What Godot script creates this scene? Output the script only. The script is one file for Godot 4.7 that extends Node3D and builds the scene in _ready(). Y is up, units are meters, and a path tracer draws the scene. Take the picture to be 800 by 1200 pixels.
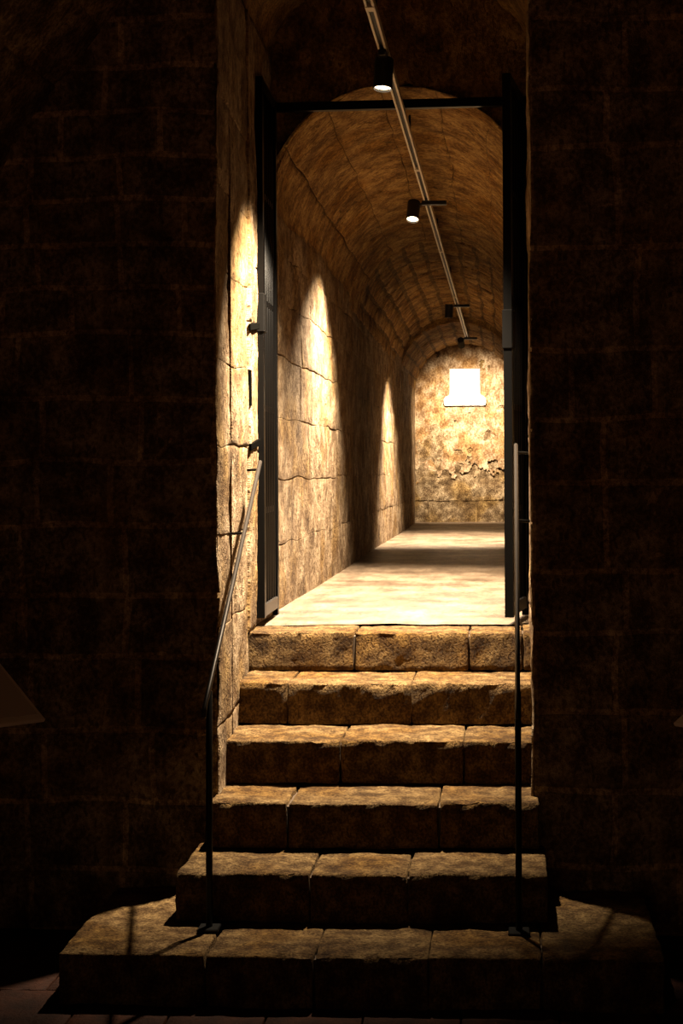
extends Node3D
# A stone stair rising through a thick wall into a long vaulted tunnel lit by track spots.
# y up, metres. The hall floor is y = 0; "d" below is the distance into the place (z = -d).

const HALL_Y := 0.0
const RISE := 0.165
const LAND := 0.99            # landing and tunnel floor
const EYE := 1.65
const ZF := 5.2               # hall side of the thick wall
const ZI := 6.8               # inner arch
const ZB := 18.3              # end of the tunnel
const LX := -1.10
const RX := 0.115
const CX := -0.4925
const HALF := 0.6075
const HALL_CX := 0.9          # hall vault
const HALL_CY := 1.21
const HALL_R := 3.13

var n_big := FastNoiseLite.new()
var n_mid := FastNoiseLite.new()
var n_fine := FastNoiseLite.new()
var n_patch := FastNoiseLite.new()
var n_warp := FastNoiseLite.new()
var rng := RandomNumberGenerator.new()
var M := {}

# ------------------------------------------------------------------ helpers: nodes
func structure(o: Node, label: String, category: String) -> void:
	o.set_meta("kind", "structure"); o.set_meta("label", label); o.set_meta("category", category)

func tag(o: Node, label: String, category: String, group := "") -> void:
	o.set_meta("label", label); o.set_meta("category", category)
	if group != "": o.set_meta("group", group)

func base(called: String, at := Vector3.ZERO) -> Node3D:
	var o := Node3D.new(); o.name = called; o.position = at; add_child(o, true); return o

func put(mesh: Mesh, called: String, mat: Material, parent: Node = null) -> MeshInstance3D:
	var o := MeshInstance3D.new(); o.name = called; o.mesh = mesh; o.material_override = mat
	o.cast_shadow = GeometryInstance3D.SHADOW_CASTING_SETTING_ON
	(self if parent == null else parent).add_child(o, true)
	return o

func begin() -> SurfaceTool:
	var st := SurfaceTool.new(); st.begin(Mesh.PRIMITIVE_TRIANGLES); return st

func done(st: SurfaceTool) -> ArrayMesh:
	st.generate_normals(); return st.commit()

func quad(st: SurfaceTool, a: Vector3, b: Vector3, c: Vector3, d: Vector3, facing: Vector3) -> void:
	# a b c d round the quad; wound so that the front looks along "facing"
	var n := (b - a).cross(c - a)
	var pts := [a, b, c, d] if n.dot(facing) < 0.0 else [a, d, c, b]
	for i in [0, 1, 2, 0, 2, 3]: st.add_vertex(pts[i])

func add_box(st: SurfaceTool, c: Vector3, s: Vector3, b := Basis.IDENTITY) -> void:
	var h := s * 0.5
	for ax in 3:
		for sg in [-1.0, 1.0]:
			var n := Vector3.ZERO; n[ax] = sg
			var u := Vector3.ZERO; u[(ax + 1) % 3] = 1.0
			var v := Vector3.ZERO; v[(ax + 2) % 3] = 1.0
			var o := n * h
			quad(st, c + b * (o - u * h - v * h), c + b * (o + u * h - v * h), c + b * (o + u * h + v * h), c + b * (o - u * h + v * h), b * n)

func flat_box(c: Vector3, s: Vector3, b := Basis.IDENTITY) -> ArrayMesh:
	var st := begin(); st.set_smooth_group(-1); add_box(st, c, s, b); return done(st)

func bevel_box(c: Vector3, s: Vector3, r: float, b := Basis.IDENTITY) -> ArrayMesh:
	# box with chamfered edges (three nested corner rings)
	var st := begin(); st.set_smooth_group(-1)
	var h := s * 0.5
	var pts := PackedVector3Array()
	for x in [-1.0, 1.0]:
		for y in [-1.0, 1.0]:
			for z in [-1.0, 1.0]:
				pts.append(Vector3(x, y, z))
	for ax in 3:
		var a1 := (ax + 1) % 3
		var a2 := (ax + 2) % 3
		for sg in [-1.0, 1.0]:
			var f := []
			for q in [[-1.0, -1.0], [1.0, -1.0], [1.0, 1.0], [-1.0, 1.0]]:
				var p := Vector3.ZERO
				p[ax] = sg * h[ax]; p[a1] = q[0] * (h[a1] - r); p[a2] = q[1] * (h[a2] - r)
				f.append(c + b * p)
			var n := Vector3.ZERO; n[ax] = sg
			quad(st, f[0], f[1], f[2], f[3], b * n)
		for s1 in [-1.0, 1.0]:
			for s2 in [-1.0, 1.0]:
				var e := []
				for k in [[-1.0, 0], [1.0, 0], [1.0, 1], [-1.0, 1]]:
					var p := Vector3.ZERO
					p[ax] = k[0] * (h[ax] - r)
					p[a1] = s1 * (h[a1] - (0.0 if k[1] == 0 else r)); p[a2] = s2 * (h[a2] - (r if k[1] == 0 else 0.0))
					e.append(c + b * p)
				var n := Vector3.ZERO; n[a1] = s1; n[a2] = s2
				quad(st, e[0], e[1], e[2], e[3], b * n)
	for p in pts:
		var tri := []
		for ax in 3:
			var q: Vector3 = p * (h - Vector3.ONE * r); q[ax] = p[ax] * h[ax]
			tri.append(c + b * q)
		var n: Vector3 = (tri[1] - tri[0]).cross(tri[2] - tri[0])
		if n.dot(b * p) > 0.0: tri = [tri[0], tri[2], tri[1]]
		for q in tri: st.add_vertex(q)
	return done(st)

func add_tube(st: SurfaceTool, path: Array, r: float, sides := 10) -> void:
	var rings := []
	var ref := Vector3.UP
	for i in path.size():
		var p: Vector3 = path[i]
		var dir: Vector3
		if i == 0: dir = path[1] - p
		elif i == path.size() - 1: dir = p - path[i - 1]
		else: dir = (path[i + 1] - p).normalized() + (p - path[i - 1]).normalized()
		dir = dir.normalized()
		if absf(dir.dot(ref)) > 0.95: ref = Vector3.RIGHT
		var a := dir.cross(ref).normalized()
		var b := dir.cross(a)
		var ring := []
		for k in sides:
			var t := TAU * k / sides
			ring.append(p + (a * cos(t) + b * sin(t)) * r)
		rings.append(ring)
	for i in path.size() - 1:
		for k in sides:
			var k2 := (k + 1) % sides
			var mid: Vector3 = (rings[i][k] + rings[i][k2] + rings[i + 1][k] + rings[i + 1][k2]) * 0.25 - (path[i] + path[i + 1]) * 0.5
			quad(st, rings[i][k], rings[i][k2], rings[i + 1][k2], rings[i + 1][k], mid)
	for e in [0, path.size() - 1]:
		var dir: Vector3 = (path[0] - path[1]) if e == 0 else (path[e] - path[e - 1])
		for k in range(1, sides - 1):
			var t := [rings[e][0], rings[e][k], rings[e][k + 1]]
			if (t[1] - t[0]).cross(t[2] - t[0]).dot(dir) > 0.0: t = [t[0], t[2], t[1]]
			for q in t: st.add_vertex(q)

func tube(path: Array, r: float, sides := 10) -> ArrayMesh:
	var st := begin(); st.set_smooth_group(0); add_tube(st, path, r, sides); return done(st)

func lathe(profile: Array, sides := 24) -> ArrayMesh:
	# profile of Vector2(radius, y), about the y axis; the outside is to the right of the running direction
	var st := begin(); st.set_smooth_group(-1)
	for i in profile.size() - 1:
		var p: Vector2 = profile[i]
		var q: Vector2 = profile[i + 1]
		var e := q - p
		for k in sides:
			var t0 := TAU * k / sides
			var t1 := TAU * (k + 1) / sides
			var tm := (t0 + t1) * 0.5
			var f := Vector3(cos(tm) * e.y, -e.x, sin(tm) * e.y)
			var a := Vector3(cos(t0) * p.x, p.y, sin(t0) * p.x)
			var b := Vector3(cos(t1) * p.x, p.y, sin(t1) * p.x)
			var c := Vector3(cos(t1) * q.x, q.y, sin(t1) * q.x)
			var d := Vector3(cos(t0) * q.x, q.y, sin(t0) * q.x)
			if p.x < 1e-5: quad(st, c, d, a, a, f)
			else: quad(st, a, b, c, d, f)
	return done(st)

# ------------------------------------------------------------------ helpers: surfaces of the place
# A surface maps (u, v) in metres to a point and the way it faces.
enum { T_LEFT, T_VAULT, T_RIGHT, R_LEFT, R_VAULT, R_RIGHT, FRONT, BACK, HALL_VAULT }

func apex(d: float) -> float:      # of the tunnel vault, above the hall floor
	var y := lerpf(3.47, 3.29, clampf((d - ZI) / 8.7, 0.0, 1.0))
	return y - 0.06 * smoothstep(15.45, 15.5, d)
func spring(d: float) -> float: return apex(d) - 0.57
func reveal_x(d: float) -> float: return lerpf(-1.04, LX, clampf((d - ZF) / (ZI - ZF), 0.0, 1.0))
func reveal_rx(d: float) -> float: return lerpf(0.095, RX, clampf((d - ZF) / (ZI - ZF), 0.0, 1.0))
const R_SPRING := 3.60
const R_RISE := 0.38

func place(kind: int, u: float, v: float) -> Array:
	match kind:
		T_LEFT:
			var ang := 0.012 * sin(u * 0.9)
			return [Vector3(LX + ang - 0.03 * smoothstep(12.0, 18.3, u), v, -u), Vector3.RIGHT]
		T_RIGHT: return [Vector3(RX, v, -u), Vector3.LEFT]
		T_VAULT:
			var a := PI - v / 1.82 * PI            # v is length round the arch, 0..1.82
			var wl := HALF + (0.03 * smoothstep(12.0, 18.3, u) if cos(a) < 0.0 else 0.0)
			return [Vector3(CX + cos(a) * wl, spring(u) + sin(a) * 0.57, -u), Vector3(-cos(a), -sin(a), 0)]
		R_LEFT: return [Vector3(reveal_x(u), v, -u), Vector3.RIGHT]
		R_RIGHT: return [Vector3(reveal_rx(u), v, -u), Vector3.LEFT]
		R_VAULT:
			var a := PI - v / 1.78 * PI
			var xl := reveal_x(u)
			var xr := reveal_rx(u)
			return [Vector3((xl + xr) * 0.5 + cos(a) * (xr - xl) * 0.5, R_SPRING + sin(a) * R_RISE, -u), Vector3(-cos(a), -sin(a), 0)]
		FRONT: return [Vector3(u, v, -ZF), Vector3.BACK]
		BACK: return [Vector3(u, v, -ZB), Vector3.BACK]
		_:
			var a := PI - v / HALL_R
			return [Vector3(HALL_CX + cos(a) * HALL_R, HALL_CY + sin(a) * HALL_R, -u), Vector3(-cos(a), -sin(a), 0)]

var rough := {T_LEFT: 0.7, T_VAULT: 1.0, T_RIGHT: 0.7, R_LEFT: 0.6, R_VAULT: 1.2, R_RIGHT: 0.8, FRONT: 0.6, BACK: 1.0, HALL_VAULT: 0.7}

func relief(p: Vector3, k: float) -> float:
	return k * (n_big.get_noise_3dv(p) * 0.020 + n_mid.get_noise_3dv(p) * 0.012)

func fine(p: Vector3, k: float) -> float:
	return k * n_fine.get_noise_3dv(p) * 0.005

func joint_depth(p: Vector3, lo: float, hi: float) -> float:
	return lerpf(lo, hi, smoothstep(-0.15, 0.45, n_patch.get_noise_3dv(p)))

func tint_at(p: Vector3, own: float) -> Color:
	# what the stone is: pale lime wash left in patches, ochre stone, brown damp stains
	var a := n_patch.get_noise_3dv(p * 1.7 + Vector3(31, 7, 3))
	var b := n_mid.get_noise_3dv(p * 0.6 + Vector3(5, 17, 9))
	var c := Color(0.47, 0.43, 0.365)
	c = c.lerp(Color(0.38, 0.30, 0.165), smoothstep(-0.05, 0.4, a))
	c = c.lerp(Color(0.20, 0.155, 0.10), smoothstep(0.12, 0.5, b) * 0.75)
	return Color(c.r * own, c.g * own, c.b * own)

func cuts(a: float, b: float, step: float, inset: float) -> PackedFloat32Array:
	var out := PackedFloat32Array([a, a + inset])
	var n := maxi(1, int(round((b - a - 2.0 * inset) / step)))
	for i in range(1, n): out.append(a + inset + (b - a - 2.0 * inset) * i / n)
	out.append(b - inset); out.append(b)
	return out

var bevel := 0.008
var gap := 0.0015
func warp(kind: int, u: float, v: float) -> Vector2:
	var q := Vector3(u * 1.0, v * 1.0, kind * 13.0)
	return Vector2(u + n_warp.get_noise_3dv(q) * 0.02, v + n_warp.get_noise_3dv(q + Vector3(50, 0, 0)) * 0.02)

func stone(kind: int, u0: float, u1: float, v0: float, v1: float, step: float, lo: float, hi: float, lift: float, own: float) -> ArrayMesh:
	var us := cuts(u0 + gap, u1 - gap, step, bevel)
	var vs := cuts(v0 + gap, v1 - gap, step, bevel)
	var k: float = rough[kind]
	var pos := PackedVector3Array(); var col := PackedColorArray(); var uv := PackedVector2Array(); var idx := PackedInt32Array()
	var nu := us.size(); var nv := vs.size()
	for j in nv:
		for i in nu:
			var w := warp(kind, us[i], vs[j])
			var r := place(kind, w.x, w.y)
			var p: Vector3 = r[0]
			var h := relief(p, k)
			if i == 0 or j == 0 or i == nu - 1 or j == nv - 1: h -= joint_depth(p, lo, hi) + bevel * 0.6
			else: h += lift + fine(p, k)
			pos.append(p + r[1] * h); col.append(tint_at(p, own)); uv.append(w)
	return grid_mesh(pos, col, uv, nu, nv, place(kind, u0, v0)[1])

func bed(kind: int, u0: float, u1: float, v0: float, v1: float, step: float, lo: float, hi: float, own: float, solid := true) -> ArrayMesh:
	# the mortar and core of a wall: the surface at the bottom of the joints, and (solid) a back 0.3 m behind it
	var nu := maxi(2, int((u1 - u0) / step)) + 1
	var nv := maxi(2, int((v1 - v0) / step)) + 1
	var k: float = rough[kind]
	var pos := PackedVector3Array(); var col := PackedColorArray(); var uv := PackedVector2Array()
	for j in nv:
		for i in nu:
			var u := lerpf(u0, u1, float(i) / (nu - 1))
			var v := lerpf(v0, v1, float(j) / (nv - 1))
			var r := place(kind, u, v)
			var p: Vector3 = r[0]
			var h := relief(p, k) - joint_depth(p, lo, hi) + (fine(p, k) if not solid else 0.0)
			pos.append(p + r[1] * h); col.append(tint_at(p, own)); uv.append(Vector2(u, v))
	var m := grid_mesh(pos, col, uv, nu, nv, place(kind, u0, v0)[1])
	var pos2 := PackedVector3Array()
	var n2 := 2
	var m2 := 9
	var col2 := PackedColorArray(); var uv2 := PackedVector2Array()
	for j in m2:
		for i in n2:
			var r := place(kind, lerpf(u0 + 0.1, u1, float(i)), lerpf(v0, v1, float(j) / (m2 - 1)))
			pos2.append(r[0] - r[1] * 0.3); col2.append(Color(0.4, 0.3, 0.2)); uv2.append(Vector2(i, j))
	return grid_mesh(pos2, col2, uv2, n2, m2, -place(kind, u0, v0)[1], m)

func grid_mesh(pos: PackedVector3Array, col: PackedColorArray, uv: PackedVector2Array, nu: int, nv: int, facing: Vector3, onto: ArrayMesh = null) -> ArrayMesh:
	var idx := PackedInt32Array()
	var flip := (pos[1] - pos[0]).cross(pos[nu] - pos[0]).dot(facing) > 0.0
	for j in nv - 1:
		for i in nu - 1:
			var a := j * nu + i
			var b := a + 1
			var c := a + nu + 1
			var d := a + nu
			if flip: idx.append_array([a, c, b, a, d, c])
			else: idx.append_array([a, b, c, a, c, d])
	# smooth normals
	var nor := PackedVector3Array(); nor.resize(pos.size())
	for t in range(0, idx.size(), 3):
		var n := (pos[idx[t + 2]] - pos[idx[t]]).cross(pos[idx[t + 1]] - pos[idx[t]])
		nor[idx[t]] += n; nor[idx[t + 1]] += n; nor[idx[t + 2]] += n
	for i in nor.size(): nor[i] = nor[i].normalized()
	var arr := []; arr.resize(Mesh.ARRAY_MAX)
	arr[Mesh.ARRAY_VERTEX] = pos; arr[Mesh.ARRAY_NORMAL] = nor; arr[Mesh.ARRAY_COLOR] = col; arr[Mesh.ARRAY_TEX_UV] = uv; arr[Mesh.ARRAY_INDEX] = idx
	var m := onto if onto != null else ArrayMesh.new()
	m.add_surface_from_arrays(Mesh.PRIMITIVE_TRIANGLES, arr)
	return m

func courses(parent: Node, mat: Material, kind: int, u0: float, u1: float, rows: Array, len_lo: float, len_hi: float, step: float, lo: float, hi: float, called := "stone") -> void:
	# rows: heights of the bed joints from bottom to top
	for r in rows.size() - 1:
		var u := u0 - rng.randf() * len_lo * 0.5
		while u < u1 - 0.03:
			var e := u + rng.randf_range(len_lo, len_hi)
			if u1 - e < len_lo * 0.45: e = u1
			put(stone(kind, maxf(u, u0), minf(e, u1), rows[r], rows[r + 1], step, lo, hi, rng.randf_range(-0.003, 0.003), rng.randf_range(0.9, 1.06)), called, mat, parent)
			u = e

# a worn stone block: rounded box with rough faces
func block(c: Vector3, s: Vector3, r: float, step: float, k: float, own: float) -> ArrayMesh:
	var h := s * 0.5
	var inner := h - Vector3.ONE * r
	var st := begin(); st.set_smooth_group(0)
	for ax in 3:
		var a1 := (ax + 1) % 3
		var a2 := (ax + 2) % 3
		var c1 := cuts(-h[a1], h[a1], step, r * 0.6)
		var c2 := cuts(-h[a2], h[a2], step, r * 0.6)
		for sg in [-1.0, 1.0]:
			var pts := []
			for j in c2.size():
				var row := []
				for i in c1.size():
					var q := Vector3.ZERO
					q[ax] = sg * h[ax]; q[a1] = c1[i]; q[a2] = c2[j]
					var core := q.clamp(-inner, inner)
					var n := (q - core).normalized()
					var p := c + core + n * r
					var ww := p + Vector3(0, 0, 0)
					# worn nosing: the top front edge is chipped back unevenly
					var edge := clampf(n.y, 0.0, 1.0) * clampf(n.z, 0.0, 1.0) * 2.0
					var chip := maxf(0.0, n_mid.get_noise_3dv(ww * 1.6 + Vector3(3, 3, 3)) + 0.06) * 0.022 * edge
					p += n * (k * (n_mid.get_noise_3dv(ww * 1.3) * 0.011 + n_fine.get_noise_3dv(ww) * 0.006 + n_big.get_noise_3dv(ww * 1.5) * 0.008) - chip)
					row.append([p, q])
				pts.append(row)
			var nn := Vector3.ZERO; nn[ax] = sg
			for j in c2.size() - 1:
				for i in c1.size() - 1:
					var v := [pts[j][i], pts[j][i + 1], pts[j + 1][i + 1], pts[j + 1][i]]
					var face: Vector3 = (v[1][0] - v[0][0]).cross(v[2][0] - v[0][0])
					if face.dot(nn) > 0.0: v = [v[0], v[3], v[2], v[1]]
					for t in [0, 1, 2, 0, 2, 3]:
						var p: Vector3 = v[t][0]
						st.set_color(tint_at(p, own))
						st.set_uv(Vector2(p[a1], p[a2]))
						st.add_vertex(p)
	st.generate_normals()
	st.index()
	return st.commit()

# ------------------------------------------------------------------ textures and materials
func noise_bytes(seed_: int, freq: float, w: int, h: int, type := FastNoiseLite.TYPE_SIMPLEX_SMOOTH, octaves := 5, tall := 1, wide := 1) -> PackedByteArray:
	var n := FastNoiseLite.new()
	n.seed = seed_; n.frequency = freq; n.noise_type = type; n.fractal_octaves = octaves
	if type == FastNoiseLite.TYPE_CELLULAR:
		n.fractal_type = FastNoiseLite.FRACTAL_NONE; n.cellular_return_type = FastNoiseLite.RETURN_DISTANCE
	var im := n.get_seamless_image(w / wide, h / tall)
	if tall > 1 or wide > 1: im.resize(w, h, Image.INTERPOLATE_CUBIC)
	im.convert(Image.FORMAT_L8)
	return im.get_data()

func tex_of(bytes: PackedByteArray, n: int, fmt: int) -> ImageTexture:
	var im := Image.create_from_data(n, n, false, fmt, bytes); im.generate_mipmaps()
	return ImageTexture.create_from_image(im)

func stone_maps(seed_: int, size: int, dark: Color, light: Color, streak: float, pit: float, speck: float) -> Array:
	var a := noise_bytes(seed_, 0.006, size, size)                       # broad mottling
	var b := noise_bytes(seed_ + 1, 0.04, size, size)                    # grain
	var s := noise_bytes(seed_ + 2, 0.035, size, size, FastNoiseLite.TYPE_SIMPLEX_SMOOTH, 4, 4, 1)  # upright tooling and runs
	var p := noise_bytes(seed_ + 3, 0.03, size, size, FastNoiseLite.TYPE_SIMPLEX_SMOOTH, 3, 2, 1)   # pits
	var f := noise_bytes(seed_ + 4, 0.15, size, size, FastNoiseLite.TYPE_SIMPLEX_SMOOTH, 3)
	var rgb := PackedByteArray(); rgb.resize(size * size * 3)
	var hgt := PackedByteArray(); hgt.resize(size * size)
	for i in size * size:
		var m := a[i] / 255.0
		var g := b[i] / 255.0
		var t := s[i] / 255.0
		var q := clampf((p[i] / 255.0 - 0.64) * 7.0, 0.0, 1.0) * pit
		var k := f[i] / 255.0
		var x := clampf(0.5 + (m - 0.5) * 0.9 + (g - 0.5) * speck + (t - 0.5) * streak + (k - 0.5) * speck * 0.7, 0.0, 1.0)
		x *= 1.0 - 0.62 * q
		rgb[i * 3] = int(255.0 * lerpf(dark.r, light.r, x))
		rgb[i * 3 + 1] = int(255.0 * lerpf(dark.g, light.g, x))
		rgb[i * 3 + 2] = int(255.0 * lerpf(dark.b, light.b, x))
		hgt[i] = int(255.0 * clampf(0.5 + (m - 0.5) * 0.35 + (g - 0.5) * 0.45 + (t - 0.5) * streak * 0.55 + (k - 0.5) * 0.35 - q * 0.4, 0.0, 1.0))
	return [tex_of(rgb, size, Image.FORMAT_RGB8), tex_of(hgt, size, Image.FORMAT_L8)]

func stone_mat(maps: Array, metres: float, depth_cm: float, tint := Color(1, 1, 1), roughness := 0.95, world := false) -> StandardMaterial3D:
	var m := StandardMaterial3D.new()
	m.albedo_color = tint; m.albedo_texture = maps[0]; m.vertex_color_use_as_albedo = not world
	m.roughness = roughness; m.metallic_specular = 0.3
	m.heightmap_enabled = true; m.heightmap_texture = maps[1]; m.heightmap_scale = depth_cm
	m.uv1_scale = Vector3.ONE / metres
	if world: m.uv1_triplanar = true; m.uv1_world_triplanar = true
	return m

func plain(c: Color, roughness := 0.6, metallic := 0.0) -> StandardMaterial3D:
	var m := StandardMaterial3D.new(); m.albedo_color = c; m.roughness = roughness; m.metallic = metallic; return m

func make_materials() -> void:
	var wall_maps := stone_maps(11, 1024, Color(0.50, 0.41, 0.32), Color(0.97, 0.92, 0.85), 0.3, 1.0, 0.75)
	var rock_maps := stone_maps(41, 1024, Color(0.40, 0.32, 0.23), Color(0.94, 0.87, 0.76), 0.0, 0.9, 0.8)
	var floor_maps := stone_maps(71, 1024, Color(0.52, 0.47, 0.42), Color(0.92, 0.86, 0.79), 0.25, 0.5, 0.35)
	M.plaster = stone_mat(wall_maps, 1.3, 0.8, Color(0.92, 0.90, 0.87))
	M.vault = stone_mat(wall_maps, 1.1, 1.0, Color(0.97, 0.88, 0.66))
	M.rock = stone_mat(rock_maps, 0.8, 1.0)
	M.front = stone_mat(rock_maps, 1.0, 1.0)
	M.step = stone_mat(rock_maps, 0.55, 0.8, Color(0.97, 0.90, 0.75))
	M.floor = stone_mat(floor_maps, 1.6, 0.35, Color(0.90, 0.89, 0.87), 0.5)
	M.tile = stone_mat(floor_maps, 0.9, 0.5, Color(0.46, 0.30, 0.24), 0.75)
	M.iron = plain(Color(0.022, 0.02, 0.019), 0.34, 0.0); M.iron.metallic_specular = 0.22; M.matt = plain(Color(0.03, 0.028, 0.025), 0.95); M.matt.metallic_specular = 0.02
	M.rail = plain(Color(0.22, 0.20, 0.185), 0.42, 0.7)
	M.post = plain(Color(0.07, 0.065, 0.06), 0.45, 0.7)
	M.plate = plain(Color(0.045, 0.042, 0.04), 0.5); M.plate.metallic_specular = 0.12
	M.track = plain(Color(0.72, 0.68, 0.62), 0.5, 0.1)
	M.slot = plain(Color(0.05, 0.045, 0.04), 0.6)
	M.lamp = plain(Color(0.03, 0.028, 0.027), 0.5)
	M.marble = plain(Color(0.78, 0.75, 0.71), 0.6)
	M.board = plain(Color(0.76, 0.71, 0.69), 0.4)
	M.board_edge = plain(Color(0.85, 0.81, 0.78), 0.3)
	var lens := StandardMaterial3D.new()
	lens.albedo_color = Color(1, 1, 1); lens.emission_enabled = true; lens.emission = Color(1.0, 0.88, 0.72); lens.emission_energy_multiplier = 5.0
	M.lens = lens
	M.lens_dim = lens.duplicate(); M.lens_dim.emission_energy_multiplier = 1.0

# ------------------------------------------------------------------ objects
func spot_lamp(label: String, hang: Vector3, aim: Vector3, beam: Vector3, side: float, arm: float, energy: float, cone: float, blend: float) -> void:
	# hang: a point on the underside of the track; the head sits "side" beside it
	var t := base("track_spotlight", hang)
	tag(t, label, "spotlight", "spotlights on the ceiling track")
	# gear box clipped into the track, lying across it
	if side > 0.01: put(bevel_box(Vector3(0.045, -0.012, 0), Vector3(0.15, 0.026, 0.034), 0.004), "gear_box", M.lamp, t)
	else: put(bevel_box(Vector3(0, -0.012, 0), Vector3(0.034, 0.026, 0.15), 0.004), "gear_box", M.lamp, t)
	put(bevel_box(Vector3(0, 0.008, 0.0), Vector3(0.036, 0.016, 0.06), 0.003), "track_clip", M.lamp, t)
	var dir := aim.normalized()
	var pivot := Vector3(-side, -0.022, 0)
	put(tube([Vector3(-0.026, -0.014, 0), Vector3(-0.036, -0.018, 0), pivot] if side > 0.01 else [Vector3(0, -0.02, 0), Vector3(0, -arm + 0.02, 0)], 0.007, 8), "arm", M.lamp, t)
	var up := -dir
	var sx := up.cross(Vector3.BACK).normalized()
	var bs := Basis(sx, up, sx.cross(up))
	var head := put(lathe([Vector2(0.0, 0.042), Vector2(0.030, 0.042), Vector2(0.0345, 0.037), Vector2(0.0345, -0.070), Vector2(0.0325, -0.072), Vector2(0.0315, -0.066), Vector2(0.0315, -0.060)], 28), "housing", M.lamp, t)
	head.transform = Transform3D(bs.scaled_local(Vector3.ONE * 1.12), pivot + Vector3(0, -arm, 0))
	put(lathe([Vector2(0.0, -0.061), Vector2(0.0315, -0.061)], 28), "lens", M.lens, head)
	var l := SpotLight3D.new(); l.name = "beam"
	l.light_color = Color(1.0, 0.91, 0.78); l.light_energy = energy; l.spot_angle = cone; l.spot_angle_attenuation = blend
	l.light_size = 0.028; l.spot_range = 40.0; l.spot_attenuation = 2.0; l.shadow_enabled = true
	add_child(l, true)
	dir = beam.normalized()
	var at := hang + pivot + Vector3(0, -arm, 0) + aim.normalized() * 0.086
	l.look_at_from_position(at, at + dir, Vector3.FORWARD if absf(dir.y) > 0.9 else Vector3.UP)

func added_hall_lamp() -> void:
	# added fill light, unseen behind the viewer, to lift the dark front wall
	var at := Vector3(-1.0, 3.45, 0.9)
	var t := base("added_fill_light", at)
	tag(t, "added dim fill light hung unseen from the hall vault", "lamp")
	put(tube([Vector3(0, 0.10, 0), Vector3(0, 0.32, 0)], 0.006, 8), "stem", M.lamp, t)
	put(lathe([Vector2(0.0, 0.10), Vector2(0.04, 0.10), Vector2(0.05, 0.09), Vector2(0.05, -0.02), Vector2(0.045, -0.02), Vector2(0.045, 0.0)], 24), "housing", M.lamp, t)
	put(lathe([Vector2(0.0, -0.001), Vector2(0.045, -0.001)], 24), "lens", M.lens_dim, t)
	var l := SpotLight3D.new(); l.name = "fill_beam"
	l.light_color = Color(1.0, 0.91, 0.78); l.light_energy = 15.0; l.spot_angle = 55.0; l.spot_angle_attenuation = 0.8
	l.light_size = 0.04; l.spot_range = 40.0; l.spot_attenuation = 2.0; l.shadow_enabled = true
	add_child(l, true)
	l.look_at_from_position(at + Vector3(0, -0.025, 0), at + Vector3(0, -1.0, 0), Vector3.FORWARD)

func track_point(d: float) -> Vector3:
	var t := (d - 5.56) / 10.55
	return Vector3(lerpf(-0.480, -0.435, t), EYE + lerpf(1.685, 1.515, t), -d)

func build_track() -> void:
	var t := base("lighting_track", track_point(3.4))
	tag(t, "long pale slotted lighting track running under the tunnel vault", "track")
	var o := track_point(3.4)
	var e := track_point(16.6)
	var st := begin(); st.set_smooth_group(-1)
	var fw := (e - o).normalized()
	var sd := fw.cross(Vector3.UP).normalized()
	var b := Basis(sd, sd.cross(fw), -fw)
	var mid := (e - o) * 0.5
	var ln := (e - o).length()
	for s in [-1.0, 1.0]: add_box(st, mid + b * Vector3(s * 0.013, 0.016, 0), Vector3(0.009, 0.032, ln), b)
	add_box(st, mid + b * Vector3(0, 0.029, 0), Vector3(0.030, 0.006, ln), b)
	put(done(st), "rail", M.track, t)
	put(flat_box(mid + b * Vector3(0, 0.019, 0), Vector3(0.0168, 0.012, ln - 0.01), b), "conductor_strip", M.slot, t)
	for d in [5.25, 7.9, 10.6, 13.1]:
		put(bevel_box(track_point(d) - o + Vector3(0, 0.012, 0), Vector3(0.037, 0.030, 0.05), 0.002), "joint_piece", M.track, t)
	for d in [4.3, 5.5]:
		var top := (R_SPRING + R_RISE if d > ZF else 4.05)
		put(tube([track_point(d) - o + Vector3(0, 0.03, 0), Vector3(track_point(d).x - o.x, top - o.y, -d - o.z)], 0.003, 6), "suspension_rod", M.iron, t)
	for d in [7.3, 10.0, 12.2, 15.2]:
		var p := track_point(d)
		put(tube([p - o + Vector3(0, 0.03, 0), Vector3(p.x - o.x, apex(d) + 0.01 - o.y, -d - o.z)], 0.006, 6), "suspension_rod", M.iron, t)

func handrail(label: String, x_top: float, x_low: float, wall: float, top: Vector2, low: Vector2) -> void:
	# top, low: (d, y)
	var o := Vector3(x_low, RISE, -4.70)
	var t := base("handrail", o)
	tag(t, label, "handrail", "handrails of the stone stair")
	var a := Vector3(x_top, top.y, -top.x)
	var c := Vector3(x_low, low.y, -low.x)
	var f := (c - a).normalized()
	put(tube([a - o, c - o, c + f * 0.10 - o, c + f * 0.115 + Vector3(0, -0.02, 0.002) - o], 0.0085, 12), "rail", M.rail, t)
	put(tube([Vector3(0, 0.0, 0), Vector3(0, low.y - RISE - 0.012, -low.x + 4.70)], 0.011, 10), "post", M.post, t)
	put(bevel_box(Vector3(0, 0.006, 0), Vector3(0.07, 0.012, 0.07), 0.003), "base_plate", M.post, t)
	for s in [0.02, 0.345]:
		var p := a.lerp(c, s)
		var w := Vector3(wall, p.y - 0.004, p.z)
		put(tube([p - Vector3(0, 0.008, 0) - o, Vector3(p.x, p.y - 0.016, p.z) - o + Vector3(signf(wall - p.x) * 0.008, 0, 0), Vector3(w.x, p.y - 0.018, p.z) - o], 0.0055, 8), "bracket", M.post, t)

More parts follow.
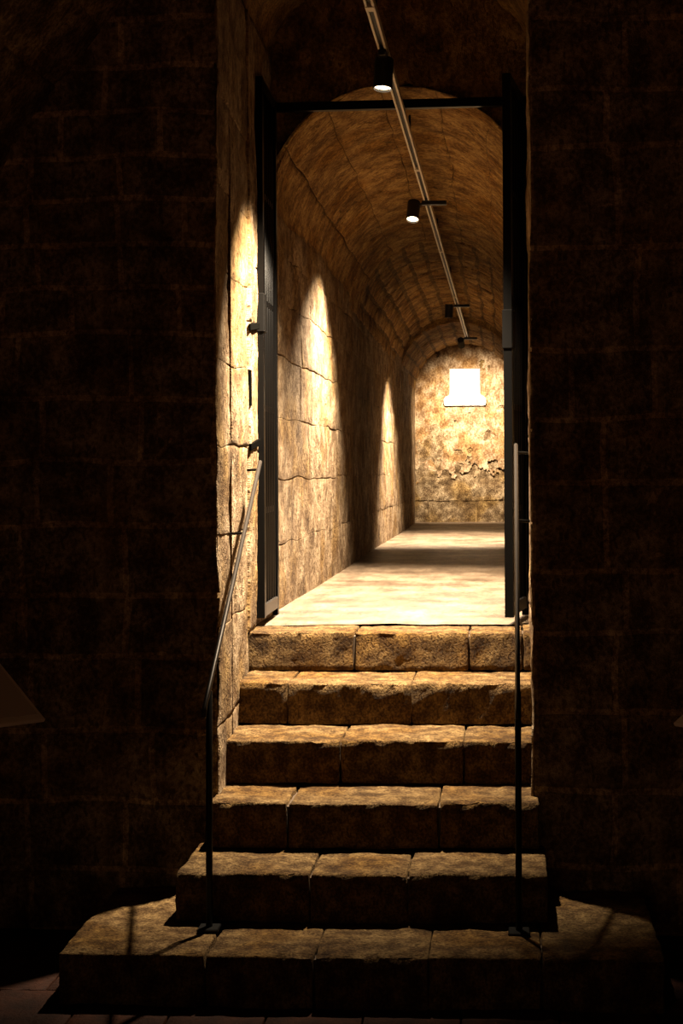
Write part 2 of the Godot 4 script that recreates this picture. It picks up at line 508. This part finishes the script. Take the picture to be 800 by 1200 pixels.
func gate_leaf(parent: Node3D, o: Vector3, hinge: Vector3, tip: Vector3, lock_y: float) -> void:
	# hinge and tip: foot points of the two stiles
	var y0 := LAND + 0.035
	var y1 := 3.375
	var dir := (tip - hinge); dir.y = 0.0
	var ln := dir.length()
	dir = dir.normalized()
	var b := Basis(dir, Vector3.UP, dir.cross(Vector3.UP))
	var st := begin(); st.set_smooth_group(-1)
	for s in [0.018, ln - 0.018]:
		add_box(st, hinge - o + dir * s + Vector3(0, (y0 + y1) * 0.5 - hinge.y, 0), Vector3(0.036, y1 - y0, 0.036), b)
	for y in [y0 + 0.03, y1 - 0.018]:
		add_box(st, hinge - o + dir * ln * 0.5 + Vector3(0, y - hinge.y, 0), Vector3(ln - 0.072, 0.05 if y < 2.0 else 0.036, 0.030), b)
	var leaf := put(done(st), "leaf", M.iron, parent)
	for i in 7:
		var s := 0.036 + (ln - 0.072) * (i + 0.5) / 7.0
		var p := hinge - o + dir * s
		put(tube([p + Vector3(0, y0 + 0.05 - hinge.y, 0), p + Vector3(0, y1 - 0.03 - hinge.y, 0)], 0.010, 8), "bar", M.iron, leaf)
	for y in [1.49, 1.94, 2.41, 2.88]:
		put(bevel_box(hinge - o + dir * ln * 0.5 + Vector3(0, y - hinge.y, 0), Vector3(ln - 0.07, 0.028, 0.012), 0.002, b), "cross_rail", M.iron, leaf)
	put(bevel_box(hinge - o + dir * (ln - 0.03) + Vector3(0, lock_y - hinge.y, 0), Vector3(0.075, 0.17, 0.046), 0.004, b), "lock_box", M.plate, leaf)
	put(bevel_box(hinge - o + dir * ln * 0.5 + Vector3(0, y0 + 0.03 - hinge.y, 0), Vector3(ln - 0.075, 0.055, 0.036), 0.003, b), "bottom_plate", M.rail, leaf)
	for y in [1.25, 2.2, 3.2]:
		put(tube([hinge - o + Vector3(0, y - 0.05 - hinge.y, 0) - dir * 0.012, hinge - o + Vector3(0, y + 0.05 - hinge.y, 0) - dir * 0.012], 0.014, 10), "hinge", M.iron, leaf)

func build_gate() -> void:
	var o := Vector3(CX, LAND, -6.74)
	var t := base("iron_gate", o)
	tag(t, "black iron double gate standing open at the tunnel mouth", "gate")
	for x in [LX + 0.02, RX - 0.025]:
		put(flat_box(Vector3(x, (LAND + 3.36) * 0.5, -6.735) - o, Vector3(0.035, 3.36 - LAND, 0.035)), "frame_post", M.iron, t)
	put(flat_box(Vector3((LX + RX) * 0.5, 3.364, -6.735) - o, Vector3(RX - LX - 0.02, 0.040, 0.032), Basis(Vector3.BACK, 0.008)), "top_bar", M.iron, t)
	gate_leaf(t, o, Vector3(LX + 0.028, LAND, -6.70), Vector3(-1.062, LAND, -6.24), 2.35)
	gate_leaf(t, o, Vector3(RX - 0.035, LAND, -6.70), Vector3(0.012, LAND, -6.27), 2.27)

func lectern(label: String, corner: Vector3, sx: float) -> void:
	# tilted information board on a post; corner is its lowest inner corner
	var e2 := Vector3(sx * 0.707, 0, 0.707)
	var e1 := Vector3(sx * 0.64, 0.42, -0.64).normalized()
	var n := e1.cross(e2).normalized()
	if n.y < 0.0: n = -n
	var mid := corner + e2 * 0.30 + e1 * 0.21
	var foot := Vector3(mid.x, 0, mid.z)
	var t := base("information_stand", foot)
	tag(t, label, "sign stand", "information stands in the hall")
	var b := Basis(e2, n, e2.cross(n))
	put(bevel_box(mid - foot, Vector3(0.60, 0.012, 0.42), 0.003, b), "board", M.board_edge, t)
	put(flat_box(mid - foot + n * 0.0065, Vector3(0.575, 0.002, 0.365), b), "printed_panel", M.board, t)
	put(flat_box(mid - foot - n * 0.016, Vector3(0.44, 0.02, 0.30), b), "back_frame", M.post, t)
	put(bevel_box(Vector3(0, (mid.y - 0.03) * 0.5, 0), Vector3(0.06, mid.y - 0.03, 0.06), 0.005, Basis(Vector3.UP, PI / 4)), "post", M.post, t)
	put(bevel_box(Vector3(0, 0.008, 0), Vector3(0.36, 0.016, 0.36), 0.004, Basis(Vector3.UP, PI / 4)), "base_plate", M.post, t)

func build_plaque() -> void:
	# white marble panel with scrolled base, on the end wall
	var o := Vector3(-0.505, EYE + 0.81, -ZB + 0.02)
	var t := base("marble_plaque", o)
	tag(t, "white marble plaque with a carved outline on the end wall", "plaque")
	var st := begin(); st.set_smooth_group(-1)
	var poly := PackedVector2Array()
	for p in [[-0.25, 0.0], [0.25, 0.0], [0.265, 0.03], [0.268, 0.07], [0.25, 0.105], [0.215, 0.12], [0.195, 0.135], [0.19, 0.16], [0.19, 0.46], [-0.19, 0.46], [-0.19, 0.16], [-0.195, 0.135], [-0.215, 0.12], [-0.25, 0.105], [-0.268, 0.07], [-0.265, 0.03]]:
		poly.append(Vector2(p[0], p[1]))
	var tri := Geometry2D.triangulate_polygon(poly)
	var dz := 0.045
	for i in range(0, tri.size(), 3):
		var q := [tri[i], tri[i + 1], tri[i + 2]]
		var v := []
		for k in q: v.append(Vector3(poly[k].x, poly[k].y, dz))
		if (v[1] - v[0]).cross(v[2] - v[0]).z > 0.0: v = [v[0], v[2], v[1]]
		for k in v: st.add_vertex(k)
	for i in poly.size():
		var a := poly[i]
		var c := poly[(i + 1) % poly.size()]
		quad(st, Vector3(a.x, a.y, 0), Vector3(c.x, c.y, 0), Vector3(c.x, c.y, dz), Vector3(a.x, a.y, dz), Vector3(c.y - a.y, a.x - c.x, 0))
	put(done(st), "slab", M.marble, t)
	put(bevel_box(Vector3(0, 0.055, 0.050), Vector3(0.48, 0.075, 0.02), 0.006), "base_moulding", M.marble, t)
	for s in [-1.0, 1.0]:
		put(tube([Vector3(s * 0.24, 0.035, 0.052), Vector3(s * 0.258, 0.05, 0.052), Vector3(s * 0.262, 0.075, 0.052), Vector3(s * 0.248, 0.092, 0.052), Vector3(s * 0.235, 0.08, 0.052)], 0.008, 8), "scroll", M.marble, t)
	# low carved relief: a bent, leaning figure in outline
	var lines := [[[-0.09, 0.15], [-0.10, 0.21], [-0.07, 0.27], [-0.02, 0.30], [0.0, 0.33]], [[0.0, 0.36], [0.02, 0.385], [0.05, 0.37], [0.05, 0.335], [0.02, 0.325], [0.0, 0.34]], [[0.05, 0.32], [0.09, 0.27], [0.09, 0.21], [0.04, 0.17], [-0.03, 0.15]], [[-0.05, 0.25], [0.0, 0.22], [0.05, 0.25]], [[0.08, 0.33], [0.11, 0.30], [0.10, 0.24]]]
	for l in lines:
		var path := []
		for p in l: path.append(Vector3(p[0], p[1], dz))
		put(tube(path, 0.005, 6), "carved_line", M.marble, t)

func build_stair() -> void:
	var t := base("stone_stair", Vector3(CX, 0, -4.46))
	tag(t, "worn six-step stair of large stone blocks on a wider bottom step", "stairs")
	# front d, back d, x left, x right, joints (x)
	var steps := [
		[4.46, 5.18, -1.402, 0.480, [-0.94, -0.60, -0.245, 0.105]],
		[4.78, 5.17, -1.105, 0.134, [-0.655, -0.33]],
		[5.085, 5.48, -1.055, 0.112, [-0.775, -0.24]],
		[5.38, 5.80, -1.068, 0.112, [-0.62, -0.16]],
		[5.70, 6.13, -1.078, 0.112, [-0.865, -0.375]],
		[6.03, 6.30, -1.088, 0.114, [-0.635, -0.155, 0.068]]]
	for i in steps.size():
		var s: Array = steps[i]
		var part: MeshInstance3D = null
		var xs: Array = [s[2]] + s[4] + [s[3]]
		# the rubble bed under the blocks is the step itself
		var st := begin(); st.set_smooth_group(-1)
		var y1 := RISE * (i + 1)
		add_box(st, Vector3((s[2] + s[3]) * 0.5, y1 - RISE * 0.5 - 0.008, -(s[0] + s[1]) * 0.5 - 0.012) - t.position, Vector3(s[3] - s[2] - 0.03, RISE - 0.03, s[1] - s[0] - 0.04))
		part = put(done(st), "step", M.mortar, t)
		for k in xs.size() - 1:
			var w: float = xs[k + 1] - xs[k]
			var c := Vector3((xs[k] + xs[k + 1]) * 0.5, y1 - RISE * 0.5 + rng.randf_range(-0.003, 0.003), -(s[0] + s[1]) * 0.5 + rng.randf_range(-0.004, 0.004))
			var m := put(block(c, Vector3(w - 0.003, RISE - 0.002, s[1] - s[0]), 0.009, 0.022, 0.6, rng.randf_range(0.52, 0.64)), "stone_block", M.step, part)
			m.position = -t.position

func build_front_wall() -> void:
	var w := put(bed(FRONT, -2.6, -1.045, 0.0, 4.6, 0.06, 0.004, 0.008, 1.75), "wall_front", M.front)
	structure(w, "thick dark ashlar wall pierced by the stair opening", "wall")
	put(bed(FRONT, 0.096, 4.3, 0.0, 4.6, 0.08, 0.004, 0.008, 1.75), "core", M.front, w)
	# the wall above the opening, down to its arch
	var st := begin(); st.set_smooth_group(0)
	var n := 24
	for i in n:
		var a := PI - PI * i / n
		var b := PI - PI * (i + 1) / n
		var cx := (-1.04 + 0.095) * 0.5
		var hw := (0.095 + 1.04) * 0.5
		var p := Vector3(cx + cos(a) * hw, R_SPRING + sin(a) * R_RISE, -ZF)
		var q := Vector3(cx + cos(b) * hw, R_SPRING + sin(b) * R_RISE, -ZF)
		st.set_color(Color(0.6, 0.5, 0.4))
		quad(st, p, q, Vector3(q.x, 4.6, -ZF), Vector3(p.x, 4.6, -ZF), Vector3.BACK)
	put(done(st), "core", M.front, w)
	gap = 0.007; bevel = 0.007
	var rows_l := [0.0, 0.22, 0.47, 0.72, 0.99, 1.22, 1.47, 1.70, 1.93, 2.165, 2.33, 2.485, 2.645, 2.805, 2.97, 3.14, 3.32, 3.5, 3.7]
	courses(w, M.front, FRONT, -2.0, -1.04, rows_l, 0.24, 0.42, 0.05, 0.004, 0.008)
	var rows_r := [0.0, 0.25, 0.52, 0.80, 1.08, 1.31, 1.62, 1.84, 2.10, 2.46, 2.82, 3.02, 3.28, 3.5, 3.7]
	courses(w, M.front, FRONT, 0.092, 0.95, rows_r, 0.26, 0.46, 0.05, 0.004, 0.008)
	gap = 0.0015; bevel = 0.008

func build_opening() -> void:
	# the passage through the thick wall
	var l := put(bed(R_LEFT, ZF + 0.01, ZI, 0.0, R_SPRING, 0.05, 0.005, 0.016, 0.95), "wall_jamb_left", M.plaster)
	structure(l, "brightly lit limewashed jamb of the stair opening", "wall")
	bevel = 0.004
	courses(l, M.plaster, R_LEFT, ZF, 5.99, [0.0, 0.36, 0.74, 1.10, 1.42, 1.76, 2.08, 2.42, 2.72, 3.04, 3.34, R_SPRING], 0.3, 0.6, 0.022, 0.0, 0.006)
	# upright dressed strips where the gate frame was let in, standing a little proud
	var strips := [[5.99, 6.085], [6.085, 6.20], [6.20, 6.40], [6.40, 6.79]]
	for s in strips:
		var ys := [0.99, 2.28, R_SPRING] if s[0] < 6.1 else [0.99, 1.75, 2.55, R_SPRING]
		for k in ys.size() - 1:
			put(stone(R_LEFT, s[0], s[1], ys[k], ys[k + 1], 0.022, 0.008, 0.010, 0.008, rng.randf_range(0.98, 1.06)), "dressed_strip", M.plaster, l)
	put(flat_box(Vector3(reveal_x(6.0) + 0.004, 2.01, -6.0), Vector3(0.02, 0.15, 0.03)), "strike_plate", M.matt, l)
	for y in [2.275, 1.775]:  # near-black bars standing in for slanted cast shadows on the jamb
		put(bevel_box(Vector3(reveal_x(6.09) + 0.016, y, -6.09), Vector3(0.012, 0.03, 0.22), 0.003, Basis(Vector3.RIGHT, 0.12)), "shadow_bar", M.matt, l)
	var r := put(bed(R_RIGHT, ZF + 0.01, ZI, 0.0, R_SPRING, 0.06, 0.005, 0.016, 0.95), "wall_jamb_right", M.plaster)
	structure(r, "dim limewashed jamb beside the angled gate leaf", "wall")
	courses(r, M.plaster, R_RIGHT, ZF, ZI, [0.0, 0.36, 0.74, 1.10, 1.46, 1.80, 2.14, 2.46, 2.78, 3.08, 3.36, R_SPRING], 0.35, 0.6, 0.03, 0.004, 0.014)
	var v := put(bed(R_VAULT, ZF, ZI + 0.05, 0.0, 1.78, 0.05, 0.0, 0.006, 0.8, false), "ceiling_opening", M.vault)
	structure(v, "rough vault over the stair opening", "ceiling")
	# the inner face above the tunnel arch
	var n := 40
	var m := 12
	var pos := PackedVector3Array(); var col := PackedColorArray(); var uv := PackedVector2Array()
	for j in m + 1:
		for i in n + 1:
			var a := PI - PI * i / n
			var p := Vector3(CX + cos(a) * HALF, spring(ZI) + sin(a) * 0.57, -ZI)
			# outward along the ray to the jamb or the vault over the opening
			var ray := Vector2(cos(a), sin(a))
			var lo := 0.0
			var hi := 3.0
			for k in 24:
				var tt := (lo + hi) * 0.5
				var xx := ray.x * tt / (HALF + 0.02)
				var top := R_SPRING + (R_RISE + 0.03) * sqrt(maxf(0.0, 1.0 - xx * xx))
				if absf(xx) < 1.0 and spring(ZI) + ray.y * tt < top: lo = tt
				else: hi = tt
			var q := Vector3(CX + ray.x * lo, spring(ZI) + ray.y * lo, -ZI)
			var w := p.lerp(q, float(j) / m)
			w.z += relief(w, 1.6) + fine(w, 1.6)
			if j == 0: w += Vector3(0, 1, 0) * (n_fine.get_noise_3dv(w) * 0.012 + n_mid.get_noise_3dv(w * 2.0) * 0.015) * sin(a)
			pos.append(w); col.append(tint_at(w, 0.85)); uv.append(Vector2(w.x, w.y))
	var f := put(grid_mesh(pos, col, uv, n + 1, m + 1, Vector3.BACK), "wall_arch", M.vault)
	structure(f, "rough stone face above the tunnel arch", "wall")

func build_tunnel() -> void:
	var l := put(bed(T_LEFT, ZI - 0.02, ZB + 0.1, LAND - 0.1, 2.95, 0.07, 0.005, 0.016, 0.95), "wall_tunnel_left", M.plaster)
	structure(l, "worn limewashed stone side wall of the tunnel", "wall")
	bevel = 0.0035
	courses(l, M.plaster, T_LEFT, ZI, ZB, [LAND - 0.05, 1.30, 1.62, 1.92, 2.22, 2.50, 2.74], 0.45, 0.95, 0.035, 0.0, 0.005)
	courses(l, M.plaster, T_LEFT, ZI, ZB, [2.74, 2.92], 0.5, 1.1, 0.035, 0.003, 0.012)
	bevel = 0.006
	var r := put(bed(T_RIGHT, ZI - 0.02, ZB + 0.1, LAND - 0.1, 2.95, 0.07, 0.003, 0.014, 0.95), "wall_tunnel_right", M.plaster)
	structure(r, "tunnel side wall behind the angled gate leaf", "wall")
	courses(r, M.plaster, T_RIGHT, ZI, ZB, [LAND - 0.05, 1.35, 1.72, 2.10, 2.48, 2.92], 0.6, 1.2, 0.06, 0.003, 0.012)
	var v := put(bed(T_VAULT, ZI - 0.03, ZB + 0.1, 0.0, 1.82, 0.05, 0.004, 0.016, 0.5), "ceiling_tunnel", M.vault)
	structure(v, "rough barrel vault of the tunnel", "ceiling")
	bevel = 0.007
	courses(v, M.vault, T_VAULT, ZI - 0.02, 10.9, [-0.02, 0.30], 0.5, 1.1, 0.034, 0.006, 0.016)
	bevel = 0.004
	courses(v, M.vault, T_VAULT, ZI - 0.02, 10.9, [0.30, 0.56, 0.82, 1.08, 1.34, 1.60, 1.84], 0.5, 1.1, 0.034, 0.001, 0.007)
	var small := []
	for k in 15: small.append(-0.02 + 1.86 * k / 14.0)
	gap = 0.010; bevel = 0.010
	courses(v, M.vault, T_VAULT, 10.9, 15.45, small, 0.30, 0.55, 0.05, 0.012, 0.016, "voussoir")
	var ring := []
	for k in 14: ring.append(-0.02 + 1.86 * k / 13.0)
	courses(v, M.vault, T_VAULT, 15.5, ZB, ring, 0.9, 1.2, 0.06, 0.010, 0.014, "voussoir")
	gap = 0.0015; bevel = 0.008
	# floor
	var nu := 50
	var nv := 180
	var pos := PackedVector3Array(); var col := PackedColorArray(); var uv := PackedVector2Array()
	for j in nv + 1:
		for i in nu + 1:
			var p := Vector3(lerpf(LX - 0.12, RX + 0.05, float(i) / nu), LAND, -lerpf(6.305, ZB + 0.05, pow(float(j) / nv, 1.3)))
			if -p.z < ZI: p.x = clampf(p.x, reveal_x(-p.z) - 0.01, reveal_rx(-p.z) + 0.01)
			p.y += n_big.get_noise_3dv(p) * 0.006 + n_mid.get_noise_3dv(p) * 0.004
			pos.append(p); uv.append(Vector2(p.x, p.z * 0.6))
			var a := n_patch.get_noise_3dv(Vector3(p.x * 0.9, 4, p.z * 2.0))
			col.append(Color(0.42, 0.375, 0.33).lerp(Color(0.24, 0.20, 0.165), smoothstep(-0.1, 0.45, a)))
	var f := put(grid_mesh(pos, col, uv, nu + 1, nv + 1, Vector3.UP), "floor_tunnel", M.floor)
	structure(f, "worn smooth stone floor of the tunnel", "floor")
	put(flat_box(Vector3(CX, LAND - 0.17, -12.05), Vector3(1.4, 0.25, 11.5)), "core", M.mortar, f)

func build_end_wall() -> void:
	# rubble wall; upper part keeps ragged lime plaster
	rough[BACK] = 2.2
	var w := put(bed(BACK, LX - 0.2, RX + 0.15, LAND - 0.1, 3.4, 0.02, 0.0, 0.02, 1.0, false), "wall_end", M.rock)
	structure(w, "end wall of bare rubble below ragged pale plaster", "wall")
	rough[BACK] = 0.7
	var st := begin(); st.set_smooth_group(0)
	var nu := 150
	var nv := 210
	var P := func(i: int, j: int) -> Vector3:
		var x := lerpf(LX - 0.2, RX + 0.15, float(i) / nu)
		var y := lerpf(LAND, 3.4, float(j) / nv)
		var p := Vector3(x, y, -ZB)
		return p + Vector3(0, 0, 0.012 + relief(p, 0.5) + fine(p, 0.7))
	for j in nv:
		for i in nu:
			var c: Vector3 = P.call(i, j)
			var edge := 1.66 + n_mid.get_noise_3dv(Vector3(c.x * 1.2, c.y * 1.2, 40)) * 0.30 + n_fine.get_noise_3dv(c) * 0.07
			var hole := n_patch.get_noise_3dv(Vector3(c.x * 2.2, c.y * 2.2, 11)) + 0.35 * n_mid.get_noise_3dv(Vector3(c.x, c.y, 3) * 1.5)
			if c.y < edge or hole > 0.45: continue
			var q := [P.call(i, j), P.call(i + 1, j), P.call(i + 1, j + 1), P.call(i, j + 1)]
			for k in [0, 2, 1, 0, 3, 2]:
				var v: Vector3 = q[k]
				st.set_color(Color(0.66, 0.60, 0.52).lerp(Color(0.50, 0.38, 0.23), smoothstep(-0.1, 0.35, n_patch.get_noise_3dv(v * 2.5))))
				st.set_uv(Vector2(v.x, v.y)); st.add_vertex(v)
	st.generate_normals()
	put(st.commit(), "plaster", M.plaster, w)
	# rough footing course
	var rows := [LAND - 0.03, 1.27]
	rough[BACK] = 1.6
	courses(w, M.rock, BACK, LX - 0.1, RX + 0.1, rows, 0.16, 0.34, 0.03, -0.02, -0.012, "rubble_stone")
	put(flat_box(Vector3(CX, 2.2, -ZB - 0.25), Vector3(1.7, 2.8, 0.2)), "core", M.mortar, w)

func build_hall() -> void:
	# paving
	var f := put(flat_box(Vector3(0.9, -0.13, -1.6), Vector3(6.4, 0.2, 7.4)), "floor", M.mortar)
	structure(f, "hall floor of worn reddish paving tiles", "floor")
	var tile_meshes := []
	for k in 6: tile_meshes.append(block(Vector3(k * 3.1, 0, 0), Vector3(0.292, 0.03, 0.292), 0.005, 0.05, 0.22, rng.randf_range(0.75, 1.1)))
	var rows := 8
	var cols := 14
	for j in rows:
		for i in cols:
			var k := rng.randi() % 6
			var x := -2.08 + i * 0.298 + (0.149 if j % 2 == 1 else 0.0)
			var z := -5.04 + j * 0.298
			if x > -1.2 and x < 0.32 and z < -4.66: continue
			var m := put(tile_meshes[k], "paving_tile", M.tile, f)
			m.position = Vector3(x - k * 3.1, -0.015 + rng.randf_range(-0.002, 0.001), z)
	put(flat_box(Vector3(0.9, -0.012, -0.35), Vector3(6.3, 0.03, 4.6)), "paving", M.tile, f)
	# side walls, vault, end wall
	var wl := put(flat_box(Vector3(HALL_CX - HALL_R - 0.12, 0.62, -1.6), Vector3(0.3, 1.3, 7.4)), "wall_left", M.shell)
	structure(wl, "low side wall of the dark hall", "wall")
	var wr := put(flat_box(Vector3(HALL_CX + HALL_R + 0.12, 0.62, -1.6), Vector3(0.3, 1.3, 7.4)), "wall_right", M.shell)
	structure(wr, "far side wall of the dark hall", "wall")
	var wb := put(flat_box(Vector3(0.9, 2.2, 2.1), Vector3(6.9, 4.8, 0.3)), "wall_rear", M.shell)
	structure(wb, "rear wall of the dark hall", "wall")
	var v := put(bed(HALL_VAULT, -2.1, ZF + 0.05, -0.05, PI * HALL_R + 0.05, 0.16, 0.008, 0.016, 1.4), "ceiling", M.front)
	structure(v, "coursed barrel vault of the dark hall", "ceiling")
	var rows_v := []
	for k in 9: rows_v.append(0.1 + 0.27 * k)
	gap = 0.006; bevel = 0.008
	courses(v, M.front, HALL_VAULT, 3.9, ZF, rows_v, 0.34, 0.5, 0.07, 0.008, 0.014)

func _ready() -> void:
	# camera: seen from the hall, a little right of the stair, turned 3 degrees left, lens shifted
	var cam := Camera3D.new(); cam.name = "camera"
	cam.position = Vector3(0, EYE + 0.02, 0)
	cam.rotation = Vector3(0, deg_to_rad(3.0), deg_to_rad(-0.3))
	cam.near = 0.1; cam.far = 100.0
	cam.projection = Camera3D.PROJECTION_FRUSTUM
	cam.keep_aspect = Camera3D.KEEP_HEIGHT
	cam.size = 1200.0 / 1700.0 * 0.1
	cam.frustum_offset = Vector2(-103.0, -51.0) / 1700.0 * 0.1
	add_child(cam); cam.current = true
	var env := Environment.new()
	env.background_mode = Environment.BG_COLOR
	env.background_color = Color(0, 0, 0)
	env.tonemap_mode = Environment.TONE_MAPPER_LINEAR
	env.tonemap_exposure = 2.0
	env.sdfgi_enabled = true; env.ssao_enabled = true; env.ssil_enabled = true
	var we := WorldEnvironment.new(); we.name = "environment"; we.environment = env; add_child(we)

	rng.seed = 77
	n_big.seed = 3; n_big.frequency = 1.1; n_big.fractal_octaves = 2
	n_mid.seed = 8; n_mid.frequency = 4.5; n_mid.fractal_octaves = 3
	n_fine.seed = 21; n_fine.frequency = 17.0; n_fine.fractal_octaves = 2
	n_patch.seed = 5; n_patch.frequency = 1.3; n_patch.fractal_octaves = 4
	n_warp.seed = 15; n_warp.frequency = 1.6; n_warp.fractal_octaves = 2
	make_materials()
	M.mortar = plain(Color(0.30, 0.24, 0.18), 0.95)
	M.shell = plain(Color(0.34, 0.27, 0.20), 0.95)

	build_front_wall()
	build_opening()
	build_tunnel()
	build_end_wall()
	build_hall()
	build_stair()
	build_gate()
	handrail("iron handrail bracketed to the brightly lit jamb", -1.0, -0.975, -1.05, Vector2(5.88, 1.70), Vector2(4.72, 0.955))
	handrail("iron handrail bracketed to the dim jamb beside the angled gate leaf", 0.043, 0.036, 0.092, Vector2(5.95, 1.765), Vector2(4.72, 0.955))
	build_track()
	spot_lamp("black track spotlight shining down on the stair before the gate", track_point(5.80), Vector3(-0.05, -1, 0.12), Vector3(-0.15, -1, -0.29), 0.0, 0.040, 34.0, 45.0, 1.0)
	spot_lamp("black track spotlight with glowing lens in the first part of the tunnel", track_point(8.75), Vector3(-0.06, -1, 0.42), Vector3(-0.12, -1, 0.16), 0.08, 0.02, 25.0, 50.0, 1.0)
	spot_lamp("black track spotlight turned away, halfway along the tunnel", track_point(13.6), Vector3(-0.03, -1, -0.12), Vector3(-0.03, -1, -0.12), 0.075, 0.02, 26.0, 45.0, 0.8)
	spot_lamp("black track spotlight aimed at the marble plaque", track_point(16.5), Vector3(0.06, -0.55, -1.0), Vector3(0.08, -0.60, -1.0), 0.065, 0.03, 15.0, 36.0, 1.0)
	added_hall_lamp()
	build_plaque()
	lectern("slanted information stand on the side of the lit jamb", Vector3(-1.29, 0.97, -4.0), -1.0)
	lectern("slanted information stand on the side of the dim jamb", Vector3(0.455, 0.965, -4.0), 1.0)
